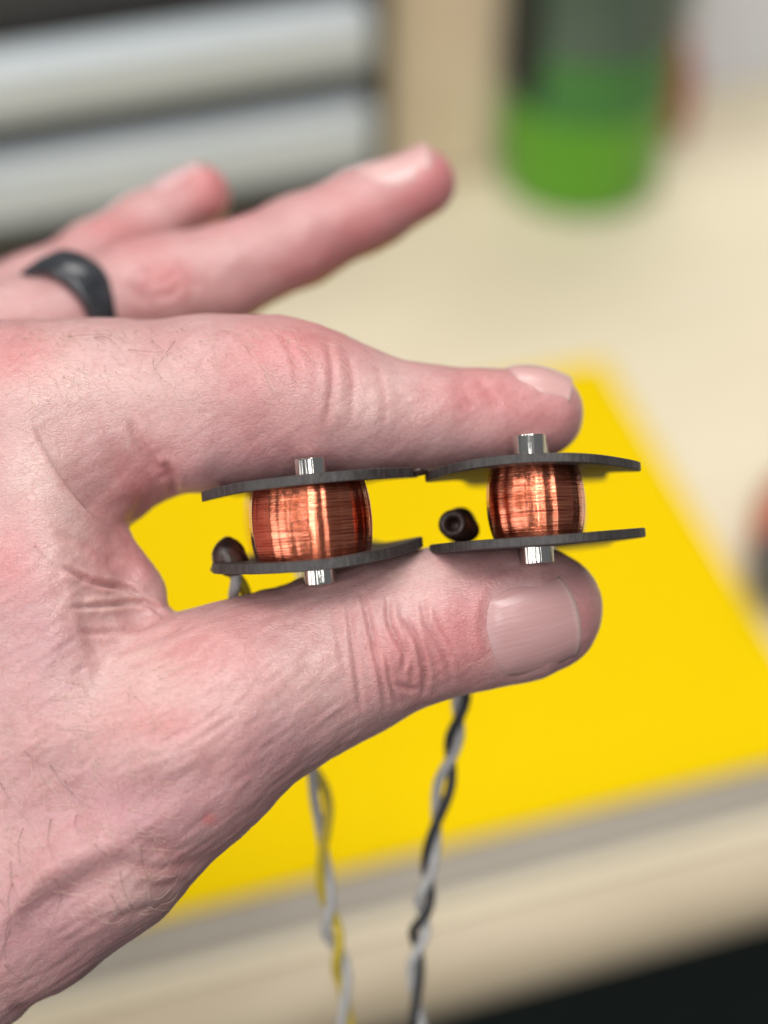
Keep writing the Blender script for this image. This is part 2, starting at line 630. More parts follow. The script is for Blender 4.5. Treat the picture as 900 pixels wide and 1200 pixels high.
def combine(gd):
    """gd: group name -> distance array"""
    body = smin(gd['body'], gd['tbase'], 9.0)
    body_t = smin(body, gd['thumb'], 4.5)
    body_w = smin(body_t, gd['web'], 2.2)
    idx = smin(gd['index'], gd['index_pad'], 2.2)
    out = smin(body_w, np.maximum(idx, -BIG), 2.6)
    hand_idx = smin(body, gd['index'], 11.0)
    out = np.minimum(out, np.where(True, hand_idx, hand_idx))
    for k in ('middle', 'ring', 'pinky'):
        out = np.minimum(out, smin(body, gd[k], 8.0))
    return out


VOX = 0.36
lo = np.array([-149.0, -119.0, -16.0])
hi = np.array([37.0, 71.0, 82.0])
BS = 8
nb = np.ceil((hi - lo) / (VOX * BS)).astype(int)
nv = nb * BS + 1
FLD = np.full(nv, BIG, np.float32)
bi = np.stack(np.meshgrid(*[np.arange(n) for n in nb], indexing='ij'), -1).reshape(-1, 3)
bcen = (lo + (bi + 0.5) * BS * VOX).astype(np.float32)
half = VOX * BS * 0.866
pd = np.stack([d_cone(c, bcen) for _, c in PR], 1)
gdc = {}
for gi, (gname, lst, kk) in enumerate(GROUPS):
    cols = [i for i, (g, _) in enumerate(PR) if g == gi]
    d = pd[:, cols[0]].copy()
    for i in cols[1:]: d = smin(d, pd[:, i], kk)
    gdc[gname] = d
dc = combine(gdc)
near = np.abs(dc) < half * 1.35 + 1.2
inside = dc < 0
# fill sign for blocks not evaluated
off = np.stack(np.meshgrid(*[np.arange(BS + 1)] * 3, indexing='ij'), -1).reshape(-1, 3)
for b_ in bi[inside & ~near]:
    i, j, k = b_ * BS
    FLD[i:i + BS + 1, j:j + BS + 1, k:k + BS + 1] = -BIG
nbk = bi[near]
npd = pd[near]
offw = (off * VOX).astype(np.float32)
CH = 700
for s in range(0, len(nbk), CH):
    bb = nbk[s:s + CH]
    pts = ((lo + bb * BS * VOX)[:, None, :] + offw[None]).astype(np.float32)
    m_, q_ = pts.shape[:2]
    dmin = np.abs(npd[s:s + CH].min(1)) * 0 + npd[s:s + CH].min(1)
    gd = {}
    for gi, (gname, lst, kk) in enumerate(GROUPS):
        acc = np.full((m_, q_), BIG, np.float32)
        for i in [i for i, (g, _) in enumerate(PR) if g == gi]:
            act = npd[s:s + CH, i] < dmin + 2.7 * half + 16
            if not act.any(): continue
            d = d_cone(PR[i][1], pts[act].reshape(-1, 3)).reshape(-1, q_)
            acc[act] = smin(acc[act], d, kk)
        gd[gname] = acc
    r_ = combine(gd).reshape(m_, BS + 1, BS + 1, BS + 1)
    for n in range(m_):
        i, j, k = bb[n] * BS
        FLD[i:i + BS + 1, j:j + BS + 1, k:k + BS + 1] = r_[n]


def surface_nets(F, lo, h):
    sg = F < 0
    cells, pts, quads = [], [], []
    nx, ny, nz = F.shape
    lin = lambda i, j, k: (i.astype(np.int64) * ny + j) * nz + k
    for ax in range(3):
        A = [slice(None)] * 3
        B = [slice(None)] * 3
        A[ax] = slice(0, -1)
        B[ax] = slice(1, None)
        e = np.nonzero(sg[tuple(A)] != sg[tuple(B)])
        e = np.stack(e, 1)
        u, w = (ax + 1) % 3, (ax + 2) % 3
        ok = (e[:, u] > 0) & (e[:, w] > 0) & (e[:, u] < F.shape[u] - 1) & (e[:, w] < F.shape[w] - 1)
        e = e[ok]
        e2 = e.copy()
        e2[:, ax] += 1
        f0 = F[e[:, 0], e[:, 1], e[:, 2]]
        f1 = F[e2[:, 0], e2[:, 1], e2[:, 2]]
        t = f0 / (f0 - f1)
        p = e.astype(np.float64)
        p[:, ax] += t
        q = []
        for du, dw in ((0, 0), (-1, 0), (-1, -1), (0, -1)):
            c = e.copy()
            c[:, u] += du
            c[:, w] += dw
            q.append(lin(c[:, 0], c[:, 1], c[:, 2]))
            cells.append(q[-1])
            pts.append(p)
        q = np.stack(q, 1)
        flip = f0 > 0
        q[flip] = q[flip][:, ::-1]
        quads.append(q)
    cells = np.concatenate(cells)
    pts = np.concatenate(pts)
    quads = np.concatenate(quads)
    ids, inv = np.unique(cells, return_inverse=True)
    cnt = np.bincount(inv)
    V = np.stack([np.bincount(inv, pts[:, k]) / cnt for k in range(3)], 1)
    Q = np.searchsorted(ids, quads)
    return lo + V * h, Q


HV, HQ = surface_nets(FLD, lo, VOX)
del FLD
print('hand verts', len(HV), 'quads', len(HQ))


def vnormals(V, Q):
    n = np.cross(V[Q[:, 2]] - V[Q[:, 0]], V[Q[:, 3]] - V[Q[:, 1]])
    N_ = np.zeros_like(V)
    for k in range(4):
        for a in range(3):
            N_[:, a] += np.bincount(Q[:, k], n[:, a], len(V))
    return N_ / (np.linalg.norm(N_, axis=1, keepdims=True) + 1e-12)


for _ in range(2):                                   # light smoothing of the grid facets
    acc = np.zeros_like(HV)
    cnt = np.zeros(len(HV))
    for a, b in ((0, 1), (1, 2), (2, 3), (3, 0)):
        for x, y in ((a, b), (b, a)):
            cnt += np.bincount(HQ[:, x], minlength=len(HV))
            for d in range(3):
                acc[:, d] += np.bincount(HQ[:, x], HV[HQ[:, y], d], len(HV))
    HV = 0.5 * HV + 0.5 * acc / cnt[:, None]
HN = vnormals(HV, HQ)
if HN[:, 2][HV[:, 2] < -6].mean() > 0:
    HQ = HQ[:, ::-1]
    HN = -HN
sc_ = (250 + HV[:, 2]) / 2000
HPX = 450 + HV[:, 0] / sc_
HPY = 600 - HV[:, 1] / sc_


def seg_dist(poly):
    d = np.full(len(HV), 1e9)
    s = np.zeros(len(HV))
    L = 0
    P2 = np.stack([HPX, HPY], 1)
    tot = sum(math.dist(poly[i], poly[i + 1]) for i in range(len(poly) - 1))
    for i in range(len(poly) - 1):
        a = np.array(poly[i], float)
        b = np.array(poly[i + 1], float)
        ab = b - a
        l = np.linalg.norm(ab)
        t = np.clip(((P2 - a) @ ab) / (l * l), 0, 1)
        w = np.linalg.norm(P2 - a - t[:, None] * ab, axis=1)
        m = w < d
        d[m] = w[m]
        s[m] = (L + t[m] * l) / tot
        L += l
    return d, s


facing = HN[:, 2] < 0.35
FRONT = facing & (HV[:, 2] < 27)
BACKF = facing & (HV[:, 2] >= 30)
DISP = np.zeros(len(HV))
RED = np.zeros(len(HV))


def crease(poly, depth, width, bank=0.35, zone=None, taper=True, red=0.3):
    """a real fold: a groove along the line with raised lips"""
    z = FRONT if zone is None else zone
    # smooth the polyline
    pv = [Vector((p[0], p[1], 0)) for p in poly]
    pv = [(q.x, q.y) for q in spline(pv, max(6, 5 * len(poly)))] if len(poly) > 2 else poly
    x = np.array([p[0] for p in pv]); y = np.array([p[1] for p in pv])
    near_ = z & (HPX > x.min() - 5 * width) & (HPX < x.max() + 5 * width) & (HPY > y.min() - 5 * width) & (HPY < y.max() + 5 * width)
    d, s = seg_dist(pv)
    w = np.where(near_, 1.0, 0.0)
    if taper: w = w * np.clip(np.minimum(s, 1 - s) * 5, 0, 1) ** 0.7
    g = np.exp(-(d / width) ** 2)
    lip = np.exp(-((d - 2.1 * width) / (1.3 * width)) ** 2)
    DISP[:] += w * (-depth * g + depth * bank * lip)
    RED[:] += w * red * g


def ledge(poly, depth, decay, crest=0.35, side=-1, zone=None, soft=5.0):
    """skin on one side of the line lies lower, as behind the free edge of a web"""
    z = FRONT if zone is None else zone
    pv = [(q.x, q.y) for q in spline([Vector((p[0], p[1], 0)) for p in poly], 6 * len(poly))]
    d, s = seg_dist(pv)
    sd = np.zeros(len(HV))
    best = np.full(len(HV), 1e9)
    for i in range(len(pv) - 1):
        ax_, ay_ = pv[i]
        bx_, by_ = pv[i + 1]
        l2 = (bx_ - ax_) ** 2 + (by_ - ay_) ** 2
        t = np.clip(((HPX - ax_) * (bx_ - ax_) + (HPY - ay_) * (by_ - ay_)) / l2, 0, 1)
        w = np.hypot(HPX - ax_ - t * (bx_ - ax_), HPY - ay_ - t * (by_ - ay_))
        m = w < best
        best[m] = w[m]
        sd[m] = np.sign((bx_ - ax_) * (HPY - ay_) - (by_ - ay_) * (HPX - ax_))[m]
    sd = sd * side * d
    taper = np.clip(np.minimum((s * 1.4) ** 1.4, (1 - s) * 4), 0, 1) * z
    st = np.clip(sd / soft + 0.2, 0, 1)
    st = st * st * (3 - 2 * st)
    DISP[:] += taper * (-depth * st * np.exp(-(np.maximum(sd, 0) / decay) ** 2) + crest * np.exp(-((sd + 1.4 * soft) / (1.8 * soft)) ** 2))


def bulge(px, py, rx, ry, h, ang=0.0, zone=None, red=0.0):
    z = FRONT if zone is None else zone
    a = math.radians(ang)
    dx, dy = HPX - px, HPY - py
    u = dx * math.cos(a) + dy * math.sin(a)
    v_ = -dx * math.sin(a) + dy * math.cos(a)
    g = np.where(z, np.exp(-(u / rx) ** 2 - (v_ / ry) ** 2), 0)
    DISP[:] += h * g
    RED[:] += red * g


# thumb knuckle folds
crease([(424, 690), (433, 730), (441, 770), (447, 800), (453, 832)], 0.62, 3.2)
crease([(455, 700), (456, 728), (464, 748), (473, 765), (472, 785)], 0.75, 3.4)
crease([(470, 722), (484, 740), (493, 765), (498, 795), (495, 815)], 0.62, 3.2)
crease([(494, 700), (500, 730), (513, 752), (522, 772), (531, 802)], 0.45, 3.2)
crease([(443, 752), (452, 775), (456, 800), (466, 828)], 0.34, 3)
crease([(474, 745), (480, 770), (483, 800)], 0.34, 3)
crease([(408, 700), (412, 740), (418, 790), (424, 838)], 0.34, 3.2)
crease([(390, 700), (396, 742), (404, 785)], 0.14, 4)
crease([(508, 712), (520, 740), (534, 764)], 0.14, 3.5)
crease([(462, 800), (478, 806), (492, 806)], 0.2, 3.5)
bulge(478, 760, 34, 46, 0.55, red=0.25)
bulge(445, 790, 12, 30, 0.35, 10)
# thumb nail bed surround: raised fold behind and along the nail, sunk bed
NAILPOLY = [(625, 668), (596, 674), (570, 686), (559, 712), (558, 745), (565, 774), (580, 797)]
crease(NAILPOLY, -0.22, 7, 0.0, red=0.25)
bulge(628, 728, 60, 56, -0.35, -15)
# index folds
crease([(150, 490), (165, 520), (182, 545), (200, 556)], 0.5, 5)
bulge(225, 545, 30, 26, 0.8)
bulge(150, 575, 36, 22, 0.5)
crease([(196, 545), (202, 558), (204, 572)], 0.5, 4.5, taper=False)
crease([(184, 556), (194, 558), (202, 556)], 0.3, 4)
crease([(122, 510), (140, 548), (160, 578), (178, 596)], 0.16, 9)
crease([(383, 398), (388, 430), (388, 462), (382, 500)], 0.28, 4.5)
crease([(330, 392), (345, 425), (350, 460)], 0.15, 5)
crease([(405, 415), (413, 450), (410, 500)], 0.14, 5)
crease([(440, 425), (450, 470), (446, 510)], 0.12, 5)
crease([(555, 440), (575, 462), (590, 476)], 0.15, 7)
bulge(350, 415, 50, 32, 0.6, 15, red=0.35)
bulge(275, 500, 60, 30, -0.7, 30)
# web folds
crease([(72, 664), (112, 681), (150, 690), (172, 706)], 0.7, 3.0, 0.5)
crease([(80, 712), (128, 708), (172, 707), (196, 727)], 0.6, 3.0, 0.5)
crease([(90, 741), (140, 738), (192, 728)], 0.35, 3.2, 0.5)
ledge([(40, 590), (72, 650), (84, 700), (94, 745), (112, 800)], 1.1, 60, 0.3, soft=22)
crease([(62, 625), (100, 640), (140, 665)], 0.25, 6)
ledge([(26, 470), (44, 515), (69, 558), (103, 598), (150, 632)], 1.8, 55, 0.45, soft=6)
crease([(130, 760), (170, 752), (215, 735)], 0.25, 6)
crease([(140, 780), (190, 768), (240, 745)], 0.18, 6)
for k in range(9):
    yy = 790 + 13 * k
    crease([(120 + 6 * k, yy + 12), (180 + 5 * k, yy - 6), (240 + 4 * k, yy - 36)], 0.10, 4.5, red=0.05)
# thenar / wrist
crease([(242, 1004), (215, 1014), (180, 1018), (140, 1010)], 0.30, 6)
crease([(190, 1062), (160, 1064), (128, 1078)], 0.32, 6)
crease([(222, 1030), (190, 1036), (160, 1034)], 0.25, 6)
crease([(75, 1168), (40, 1178), (10, 1180)], 0.4, 7)
crease([(225, 1008), (170, 985), (120, 975)], 0.3, 10)
bulge(105, 1000, 80, 17, 1.2, -25)
bulge(28, 1050, 60, 16, 1.1, -48)
bulge(60, 950, 70, 24, -0.8, -25)
bulge(150, 1060, 60, 22, 0.7, -35)
bulge(85, 1050, 60, 14, -0.7, -35)
bulge(150, 930, 110, 28, -0.8, -12)
bulge(60, 870, 90, 22, 0.6, -20)
bulge(120, 800, 26, 60, -0.5, 0)
bulge(250, 800, 90, 50, 0.5, -20)
bulge(180, 900, 120, 25, 0.5, -20)
bulge(20, 720, 45, 80, -0.9, 15)
bulge(62, 610, 26, 60, 0.6, -30)
# knuckle of the ring finger
for k, (a_, b_) in enumerate((((160, 318), (196, 308)), ((168, 330), (208, 318)), ((178, 345), (214, 330)), ((205, 300), (232, 340)), ((150, 330), (172, 352)))):
    mid = ((a_[0] + b_[0]) / 2 + 3, (a_[1] + b_[1]) / 2 + 7)
    crease([a_, mid, b_], 0.32, 5.5, zone=BACKF & (HV[:, 2] < 56), red=0.25)
# long soft undulation of the skin over tendons and fat
def lattice_noise(V, cell, seed):
    r = np.random.default_rng(seed)
    q = V / cell
    i0 = np.floor(q).astype(int)
    f_ = q - i0
    f_ = f_ * f_ * (3 - 2 * f_)
    T = r.random((32, 32, 32)) * 2 - 1
    out = 0
    for dx in (0, 1):
        for dy in (0, 1):
            for dz in (0, 1):
                w = (f_[:, 0] if dx else 1 - f_[:, 0]) * (f_[:, 1] if dy else 1 - f_[:, 1]) * (f_[:, 2] if dz else 1 - f_[:, 2])
                out = out + w * T[(i0[:, 0] + dx) % 32, (i0[:, 1] + dy) % 32, (i0[:, 2] + dz) % 32]
    return out


DISP += 0.35 * lattice_noise(HV, 9.0, 1) + 0.14 * lattice_noise(HV, 3.6, 2)
# diagonal fine folds: noise stretched along the skin's lines of tension
ca, sa = math.cos(math.radians(35)), math.sin(math.radians(35))
RV = np.stack([HV[:, 0] * ca + HV[:, 1] * sa, -HV[:, 0] * sa + HV[:, 1] * ca, HV[:, 2]], 1)
DISP += 0.13 * lattice_noise(RV / np.array([3.2, 0.8, 1.6]), 1.0, 3) * np.where((HPY > 640) & (HPX < 420), 1.0, 0.35)
HV2 = HV + HN * DISP[:, None]
HN2 = vnormals(HV2, HQ)

# skin tint (blood-flushed joints and tips, paler and yellower patches; highlights and shade painted in too)
base_c = np.array([0.505, 0.308, 0.298])
red_c = np.array([0.515, 0.200, 0.198])
pale_c = np.array([0.615, 0.465, 0.42])
mauve_c = np.array([0.40, 0.215, 0.238])


def patch(lst, zone=None):
    w = np.zeros(len(HV))
    for (px, py, rx, ry, a) in lst:
        w += 1.25 * a * np.exp(-((HPX - px) / rx) ** 2 - ((HPY - py) / ry) ** 2)
    if zone is not None: w = w * zone
    return np.clip(w, 0, 1)


frontz = (HV[:, 2] < 34).astype(float)
backz = 1 - frontz
red = patch([(20, 420, 60, 40, .5), (350, 400, 90, 40, .4), (560, 455, 60, 40, .55), (650, 490, 50, 40, .4), (300, 470, 80, 60, .25), (470, 770, 60, 50, .35), (545, 740, 40, 60, .55), (690, 720, 30, 50, .4), (260, 760, 80, 60, .35), (195, 850, 60, 25, .4), (245, 960, 10, 7, .9), (170, 570, 40, 40, .35), (160, 640, 50, 40, .4), (10, 660, 30, 50, .4)], frontz)
red = np.clip(red + patch([(520, 220, 50, 50, .9), (255, 225, 40, 40, .9), (430, 250, 70, 40, .5), (190, 325, 40, 30, .5), (420, 320, 120, 40, .6), (140, 270, 60, 30, .5)], backz) + 0.5 * np.clip(RED, 0, 1), 0, 1)
pale = patch([(50, 440, 60, 40, .6), (40, 560, 40, 60, .5), (80, 640, 30, 50, .4), (120, 705, 50, 18, .6), (200, 800, 110, 60, .5), (200, 455, 90, 50, .3), (450, 470, 60, 50, .4), (490, 670, 40, 40, .4), (140, 1060, 60, 40, .35), (370, 790, 40, 50, .3)], frontz)  # includes bright highlight zones painted into the colour
mauve = patch([(40, 760, 70, 90, .35), (150, 950, 130, 50, .6), (60, 1080, 110, 70, .5), (330, 880, 60, 60, .35), (650, 760, 40, 30, .3), (290, 540, 90, 40, .4), (480, 530, 120, 30, .35)], frontz)  # darker zones and finger undersides: shade painted into the colour
bl = lattice_noise(HV, 5.0, 5) * 0.5 + lattice_noise(HV, 2.0, 6) * 0.3
red = np.clip(red + 0.15 + 0.20 * bl, 0, 1)
T = np.tile(base_c, (len(HV), 1))
for w, c in ((pale, pale_c), (mauve, mauve_c), (red, red_c)):
    T = T * (1 - w[:, None]) + c * w[:, None]

CAMM = Matrix((RT, UP, FW)).transposed()             # camera-plane mm -> world


def to_world(V):
    Mx = np.array(CAMM)
    return (V / 1000.0 + np.array([0, 0, 0.25])) @ Mx.T + np.array(CAM)


HW = to_world(HV2)
HORG = P(-200, 900, 20)
HQ = HQ[:, ::-1].copy()                               # (right, up, away) is left-handed: turn the faces outwards
hand = mesh_obj('hand', HW - np.array(HORG), HQ, M['skin'])
hand.location = HORG
tag(hand, 'bare left hand pinching two copper coils between thumb and index finger', 'hand')
ca_ = hand.data.color_attributes.new('tint', 'FLOAT_COLOR', 'POINT')
ca_.data.foreach_set('color', np.concatenate([T, np.ones((len(T), 1))], 1).astype(np.float32).ravel())
bvh = BVHTree.FromPolygons([Vector(v) for v in HW.tolist()], HQ.tolist())
HINV = Matrix.Translation(-HORG)


# ------------------------------------------------------------------ nails
def nail(tip_px, base_px, z, width, dorsal, lift, tint, free=0.10, nu=26, nv=22, arch=0.0, terms=6):
    """curved plate laid on the finger; tip/base = picture points on the finger's axis, dorsal = outward direction (camera frame)"""
    a = P(*base_px, z)
    b = P(*tip_px, z)
    ax = b - a
    L = ax.length
    ax.normalize()
    dv = (RT * dorsal[0] + UP * dorsal[1] + FW * dorsal[2]).normalized()
    dv = (dv - ax * dv.dot(ax)).normalized()
    sv = ax.cross(dv).normalized()
    top, uvs, col = [], [], []
    pts = []
    for i in range(nu + 1):
        u = i / nu
        for j in range(nv + 1):
            w = j / nv * 2 - 1
            # rounded cuticle end, gently rounded free edge
            uu = u
            back = 0.16 * (abs(w) ** 2.6) * (1 - u)
            frt = 0.10 * (abs(w) ** 2.4) * u
            uu = u + back - frt
            hw = width / 2 * (0.90 + 0.10 * math.sin(math.pi * min(1, u * 1.1)))
            o_ = a + ax * (L * uu) + sv * (w * hw)
            hit = bvh.ray_cast(o_ + dv * 0.03, -dv, 0.06)
            h = (hit[0] - o_).dot(dv) if hit[0] is not None else None
            pts.append([uu * L, w * hw, h])
    A, y = [], []
    for (x_, s_, h) in pts:
        if h is not None:
            A.append([1, x_ * 100, s_ * 100, (x_ * 100) ** 2, x_ * s_ * 1e4, (s_ * 100) ** 2, (s_ * 130) ** 4, x_ * s_ * s_ * 1e6][:terms]); y.append(h)
    A = np.array(A); y = np.array(y)
    wt = np.ones(len(y))
    for _ in range(6):
        cf = np.linalg.lstsq(A * wt[:, None], y * wt, rcond=None)[0]
        r = y - A @ cf
        wt = 1 / (1 + (r / 0.0004) ** 2)
    v, t_ = [], []
    for k, (x_, s_, h) in enumerate(pts):
        i, j = divmod(k, nv + 1)
        u = i / nu
        w = j / nv * 2 - 1
        hh = float(np.array([1, x_ * 100, s_ * 100, (x_ * 100) ** 2, x_ * s_ * 1e4, (s_ * 100) ** 2, (s_ * 130) ** 4, x_ * s_ * s_ * 1e6][:terms]) @ cf)
        edge = max(abs(w) ** 6, (1 - u) ** 10)
        hh += lift * (1 - 1.5 * edge) - arch * w * w
        v.append(a + ax * x_ + sv * s_ + dv * hh)
        c = np.array(tint)
        fr = np.clip((u - (1 - free)) / 0.02, 0, 1)
        c = c * (1 - fr) + np.array([0.54, 0.38, 0.35]) * fr
        lun = np.clip((0.2 - u) / 0.1, 0, 1) * np.clip(1 - 2 * abs(w), 0, 1)
        c = c * (1 - 0.4 * lun) + np.array([0.50, 0.36, 0.37]) * 0.4 * lun
        t_.append((*c, 1))
        uvs.append((u, (w + 1) / 2))
    n0 = len(v)
    f = []
    for i in range(nu):
        for j in range(nv):
            q = i * (nv + 1) + j
            f.append((q, q + 1, q + nv + 2, q + nv + 1))
    for k in range(n0):
        v.append(v[k] - dv * 0.0009)
        t_.append(t_[k])
        uvs.append(uvs[k])
    m0 = len(f)
    for q in range(m0): f.append(tuple(n0 + x for x in reversed(f[q])))
    rim = [j for j in range(nv + 1)] + [i * (nv + 1) + nv for i in range(1, nu + 1)] + [nu * (nv + 1) + j for j in range(nv - 1, -1, -1)] + [i * (nv + 1) for i in range(nu - 1, 0, -1)]
    for k in range(len(rim)):
        p_, q_ = rim[k], rim[(k + 1) % len(rim)]
        f.append((q_, p_, n0 + p_, n0 + q_))
    ob = mesh_obj('fingernail', [tuple(p_ - HORG) for p_ in v], f, M['nail'], hand)
    bm = bmesh.new()
    bm.from_mesh(ob.data)
    bmesh.ops.recalc_face_normals(bm, faces=bm.faces)
    bm.to_mesh(ob.data)
    bm.free()
    c_ = ob.data.color_attributes.new('tint', 'FLOAT_COLOR', 'POINT')
    c_.data.foreach_set('color', np.array(t_, np.float32).ravel())
    uvl = ob.data.uv_layers.new(name='UVMap')
    for lp in ob.data.loops: uvl.data[lp.index].uv = uvs[lp.vertex_index]
    return ob


NT = (0.48, 0.28, 0.27)
nail((671, 714), (560, 741), 8.5, 0.0140, (0.02, -0.06, -1), 0.00055, NT, 0.05, terms=8)
nail((672, 483), (592, 489), 15.5, 0.0104, (0.05, 1, -0.25), 0.00035, (0.56, 0.33, 0.31), 0.02)
nail((514, 203), (436, 245), 50, 0.0108, (-0.3, 1, -0.6), 0.0004, (0.56, 0.34, 0.32), 0.02)
nail((252, 216), (196, 254), 64.5, 0.0082, (-0.4, 1, -0.3), 0.0004, (0.58, 0.38, 0.38), 0.03)


# ------------------------------------------------------------------ body hair
def hairs(name, spec, material, rad):
    V, F = [], []
    for (px, py, ang, length, curl) in spec:
        d = ray(px, py).normalized()
        hit = bvh.ray_cast(CAM, d, 0.6)
        if hit[0] is None or hit[1].dot(d) > -0.05: continue
        n = hit[1]
        t = RT * math.cos(ang) - UP * math.sin(ang)
        t = (t - n * t.dot(n)).normalized()
        s = n.cross(t)
        pts = []
        m = 7
        for i in range(m):
            u = i / (m - 1)
            q = hit[0] + t * (length * u) + s * (curl * length * u * u)
            h2 = bvh.find_nearest(q)
            q = h2[0] + h2[1] * (0.00003 + 0.0009 * math.sin(min(1, u * 1.2) * 2.6) * (length / 0.006))
            pts.append(q - HORG)
        v, f = tube(pts, [rad * (1 - 0.75 * i / (m - 1)) for i in range(m)], 4)
        o0 = len(V)
        V += v
        F += [tuple(o0 + k for k in q) for q in f]
    return tag(mesh_obj(name, V, F, material, hand), kind='stuff')


dark = [(80, 395, 0.5, .005, .3), (110, 396, 0.1, .004, -.4), (178, 398, 1.2, .004, .3), (205, 400, 1.5, .004, -.3), (180, 420, 1.4, .004, .3), (150, 410, .7, .004, .2),
        (0, 917, .7, .006, -.1), (28, 880, .6, .006, .1), (58, 895, 1.0, .007, .25), (76, 915, 1.1, .004, .2), (27, 970, 1.5, .005, .1), (60, 960, 1.4, .007, .2), (90, 955, 1.6, .003, .3),
        (15, 1035, 1.5, .006, .1), (12, 1010, 1.2, .007, .2), (17, 1082, -.1, .0035, -.3), (64, 1030, .9, .006, -.9), (72, 1010, -.1, .003, .2), (140, 1020, 1.4, .006, .1), (130, 1048, 1.0, .004, -.1),
        (10, 1080, 1.9, .005, .2), (12, 1090, 2.0, .004, .1), (0, 1055, .5, .003, .2), (110, 988, 1.0, .004, .3), (80, 855, .3, .005, .2), (40, 640, .8, .003, 0), (165, 990, 1.6, .004, .2), (5, 1130, 1.0, .005, .3)]
dark = [(a_, b_, c_, d_ * 1.45, e_ * 1.8) for a_, b_, c_, d_, e_ in dark]
hairs('body_hair', dark, M['hair_dark'], 0.000036)
fair = []
for k in range(480):
    r_ = random.random()
    if r_ < 0.35:
        fair.append((random.uniform(20, 400), 386 + 90 * random.random() ** 1.8, random.uniform(.2, 1.6), random.uniform(.002, .0045), random.uniform(-.5, .5)))
    else:
        fair.append((random.uniform(0, 190), random.uniform(780, 1080), random.uniform(-.4, 1.6), random.uniform(.0025, .006), random.uniform(-.5, .5)))
hairs('body_hair', fair, M['hair_fair'], 0.000030)

# ------------------------------------------------------------------ ring on the ring finger
ra = P(46, 384, 36.5)
rb = P(116, 340, 47)
axis = (rb - ra).normalized()
rm = (ra + rb) / 2
q = axis.to_track_quat('Z', 'Y').to_matrix().to_4x4()
q.translation = rm
R1 = 56.5 * 0.293 / 2 / 1000
v, f = [], []
prof = [(R1 - .0006, -.0036), (R1 + .0008, -.0038), (R1 + .0013, -.0030), (R1 + .0015, 0), (R1 + .0013, .0030), (R1 + .0008, .0038), (R1 - .0006, .0036), (R1 - .0008, 0)]
v, f = lathe(prof, 96, cap=False)
n = 96
f += [(7 * n + k, 7 * n + (k + 1) % n, (k + 1) % n, k) for k in range(n)]
ring = mesh_obj('finger_ring', v, f, M['ring'])
ring.matrix_world = q
tag(ring, 'plain black wedding band worn on the ring finger', 'ring')


# ================================================================== THE TWO COILS
def coil_frame(px, py, z, roll, yaw, pitch):
    r, y, p = math.radians(roll), math.radians(yaw), math.radians(pitch)
    X = RT * math.cos(r) + UP * math.sin(r)
    Z = UP * math.cos(r) - RT * math.sin(r)
    Y = FW
    X, Y = X * math.cos(y) - Y * math.sin(y), Y * math.cos(y) + X * math.sin(y)
    Y, Z = Y * math.cos(p) - Z * math.sin(p), Z * math.cos(p) + Y * math.sin(p)
    m = Matrix((X, Y, Z)).transposed().to_4x4()
    m.translation = P(px, py, z)
    return m


def plate(parent, z, th, outline, warp, seed):
    """fibre flatwork: rounded outline (mm), real thickness, gently warped"""
    r = random.Random(seed)
    pts = spline([Vector((x, y, 0)) for x, y in outline + outline[:1]], 120)[:-1]
    bm = bmesh.new()
    cen = Vector((0, 14, 0))
    rings = [1.0, 0.985, 0.8, 0.55, 0.25]
    vt, vb = [], []
    def zz(x, y): return warp(x, y)
    for s in rings:
        lt, lb = [], []
        for k, p_ in enumerate(pts):
            q = cen + (p_ - cen) * s
            e = 0.12 if s == 1.0 else 0.0
            j = r.uniform(-.03, .03) if s == 1.0 else 0
            lt.append(bm.verts.new(((q.x) / 1000, (q.y + j) / 1000, (z + zz(q.x, q.y) + th / 2 - e) / 1000)))
            lb.append(bm.verts.new(((q.x) / 1000, (q.y + j) / 1000, (z + zz(q.x, q.y) - th / 2 + e) / 1000)))
        vt.append(lt)
        vb.append(lb)
    n = len(pts)
    for a in range(len(rings) - 1):
        for k in range(n):
            bm.faces.new((vt[a][k], vt[a][(k + 1) % n], vt[a + 1][(k + 1) % n], vt[a + 1][k]))
            bm.faces.new((vb[a][(k + 1) % n], vb[a][k], vb[a + 1][k], vb[a + 1][(k + 1) % n]))
    bm.faces.new(vt[-1])
    bm.faces.new(list(reversed(vb[-1])))
    for k in range(n):
        bm.faces.new((vt[0][(k + 1) % n], vt[0][k], vb[0][k], vb[0][(k + 1) % n]))
    o = bm_obj('flatwork_plate', bm, M['fibre'], parent, smooth=True)
    o.data.set_sharp_from_angle(angle=math.radians(40))
    return o


